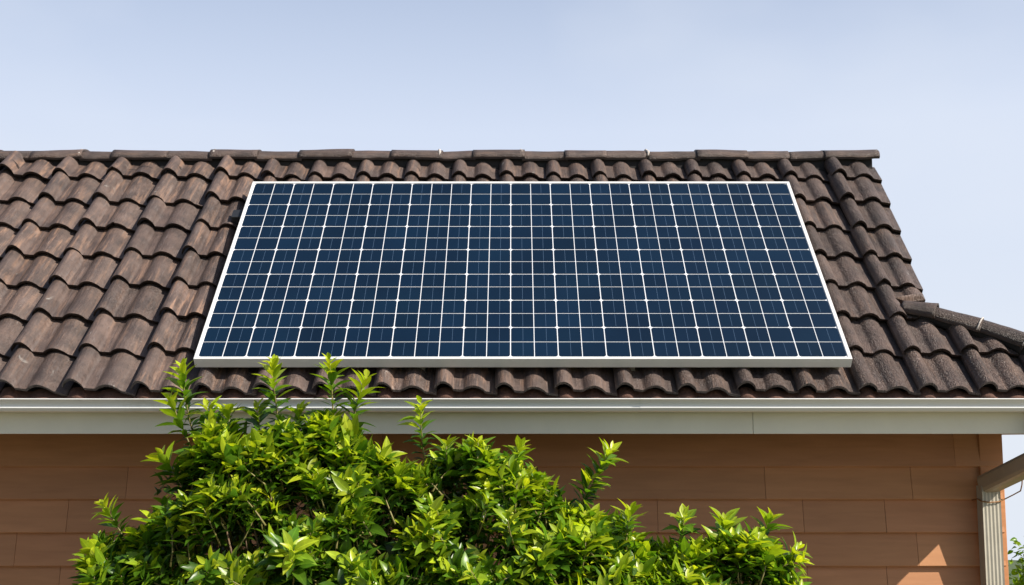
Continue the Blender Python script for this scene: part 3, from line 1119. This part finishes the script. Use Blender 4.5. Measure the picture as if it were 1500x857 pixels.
NS = 2300
while count < NS:
    px = rnd.uniform(98, 1190)
    tp = otop(px) + 8 + 34 * noise.noise(Vector((px * .022, 4.4, 0)))
    py = tp + 14 + (rnd.random() ** 1.35) * (1080 - tp)
    if py > 1050: continue
    below = py - tp
    edge = min(1.0, min(px - 95, 1192 - px) / 130.0)
    half = 0.10 + 0.42 * min(1, math.sqrt(max(0, below) / 260.0)) * (0.45 + .55 * edge)
    side = rnd.random()
    if side < .70: dep = SY - half * rnd.uniform(.82, 1.04)
    elif side < .86: dep = SY - half * rnd.uniform(.2, .8)
    else: dep = SY + half * rnd.uniform(.2, .6)
    # lumpy front
    lump = noise.noise(Vector((px * .013, py * .016, 3)))
    if side < .70 and lump < -.12 and below > 40: continue          # gaps between the boughs
    dep -= 0.22 * lump
    tip = spot(px, py, dep)
    outx = (px - 640) / 560
    front = (SY - dep) / .55
    d = Vector((outx * .55 + rnd.gauss(0, .38), -front * .65 + rnd.gauss(0, .25), .85 + rnd.gauss(0, .25)))
    if below > 160: d.z -= .25
    d.normalize()
    LEN = rnd.uniform(.12, .22)
    inner = side >= .70
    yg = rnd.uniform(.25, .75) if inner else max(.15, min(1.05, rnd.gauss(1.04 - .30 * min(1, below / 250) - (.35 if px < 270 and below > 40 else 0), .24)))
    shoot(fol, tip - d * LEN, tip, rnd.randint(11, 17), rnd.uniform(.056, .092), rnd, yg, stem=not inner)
    if count % 6 == 0: tips.append(tip - d * LEN)
    count += 1
# lower part of the bush, below the frame
for k in range(900):
    X = rnd.uniform(-1.75, 1.2); Z = rnd.uniform(.35, 1.75)
    ang = rnd.uniform(0, 2 * math.pi)
    r = .45 + .12 * noise.noise(Vector((X * 2, Z * 2, 0)))
    tip = Vector((X, SY + math.sin(ang) * r, Z))
    d = Vector((rnd.gauss(0, .4), math.sin(ang) * .8, .6)).normalized()
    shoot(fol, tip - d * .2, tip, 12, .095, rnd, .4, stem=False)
    if k % 8 == 0: tips.append(tip - d * .2)
fol.build('foliage', [M_LEAF, M_STEM], shrub)

# tall individual shoots standing above the mass
sprigs = [((268, 524), (292, 660), 26), ((246, 570), (296, 690), 16), ((400, 518), (417, 655), 27), ((482, 517), (488, 645), 24), ((538, 544), (512, 670), 24),
          ((617, 579), (628, 700), 22), ((560, 655), (540, 720), 14), ((700, 640), (694, 710), 16), ((764, 645), (750, 725), 18), ((655, 640), (660, 700), 14),
          ((897, 648), (852, 745), 22), ((868, 690), (838, 770), 16), ((150, 730), (196, 815), 22), ((128, 800), (186, 860), 16), ((236, 655), (284, 735), 18),
          ((927, 738), (918, 815), 18), ((1003, 746), (996, 820), 18), ((1062, 753), (1050, 825), 18), ((1131, 748), (1108, 835), 20),
          ((1180, 812), (1092, 850), 20), ((1172, 795), (1110, 850), 14), ((336, 592), (344, 670), 16), ((440, 592), (446, 670), 16),
          ((300, 585), (312, 660), 14), ((375, 590), (380, 660), 14)]
for (tx, ty), (bx_, by_), nl_ in sprigs:
    m_ = MB()
    dep = SY - rnd.uniform(.08, .22)
    shoot(m_, at(bx_, by_, dep + rnd.uniform(-.03, .08)), at(tx, ty + 6, dep), int(nl_ * 1.7), rnd.uniform(.070, .086), rnd, 1.0)
    m_.build('shoot', [M_LEAF, M_STEM], shrub)

br = MB()
roots = [Vector((x, SY + rnd.uniform(-.15, .15), 0)) for x in (-1.0, -.75, -.45, -.2, .1, .4)]
for i, t in enumerate(tips):
    r0 = min(roots, key=lambda r: abs(r.x - t.x * .6) + rnd.uniform(0, .3))
    m1 = r0.lerp(t, .35) + Vector((rnd.gauss(0, .05), rnd.gauss(0, .05), .05))
    m1.y = SY + (m1.y - SY) * .5
    m2 = r0.lerp(t, .7) + Vector((rnd.gauss(0, .05), rnd.gauss(0, .04), .06))
    m2.y = SY + (t.y - SY) * .5
    br.tube([r0, m1, m2, t], [.016, .010, .0065, .003], 6)
br.build('branch', M_BARK, shrub)


# ------------------------------------------------------------------ distant trees, low at the right
def far_tree(cx, cy, h, rad, seed, label):
    rn = random.Random(seed)
    t = empty('tree', (cx, cy, 0))
    tag(t, label, 'tree')
    tr = MB()
    tr.tube([Vector((cx, cy, 0)), Vector((cx + .05, cy, h * .3)), Vector((cx - .04, cy, h * .7))], [.09, .06, .025], 8)
    for k in range(9):
        a = rn.uniform(0, 6.28); zz = rn.uniform(.25, .6) * h
        tr.tube([Vector((cx, cy, zz)), Vector((cx + math.cos(a) * rad * .45, cy + math.sin(a) * rad * .45, zz + .25)), Vector((cx + math.cos(a) * rad * .8, cy + math.sin(a) * rad * .8, zz + .5))], [.03, .02, .008], 6)
    tr.build('trunk', M_BARK, t)
    cr = MB()
    cl_ = []
    for k in range(46):
        a = rn.uniform(0, 6.28); zz = rn.uniform(.2, 1.0)
        rr = rad * math.sqrt(max(.04, 1 - ((zz - .5) / .55) ** 2)) * rn.uniform(.5, 1.0)
        cl_.append(Vector((cx + math.cos(a) * rr, cy + math.sin(a) * rr, h * (.12 + .86 * zz))))
    for c_ in cl_:
        shade = rn.uniform(.7, 1.3)
        for q in range(170):
            off = Vector((rn.gauss(0, 1), rn.gauss(0, 1), rn.gauss(0, 1)))
            off = off.normalized() * rn.random() ** .5 * rad * .34
            col = MID.lerp(YOUNG, rn.uniform(0, .45)) * shade
            leaf(cr, c_ + off, Vector((rn.gauss(0, 1), rn.gauss(0, 1), rn.gauss(.3, .8))), Vector((rn.gauss(0, 1), rn.gauss(0, 1), 1.2)), rn.uniform(.07, .13), .045, (col.x, col.y, col.z, 1))
    cr.build('crown', M_LEAF, t)


far_tree(at(1502, 800, 13).x + 0.62, 13.0, at(1500, 800, 13).z - .06, 0.95, 4, 'green bushy tree low in the distance beyond the right end of the house')
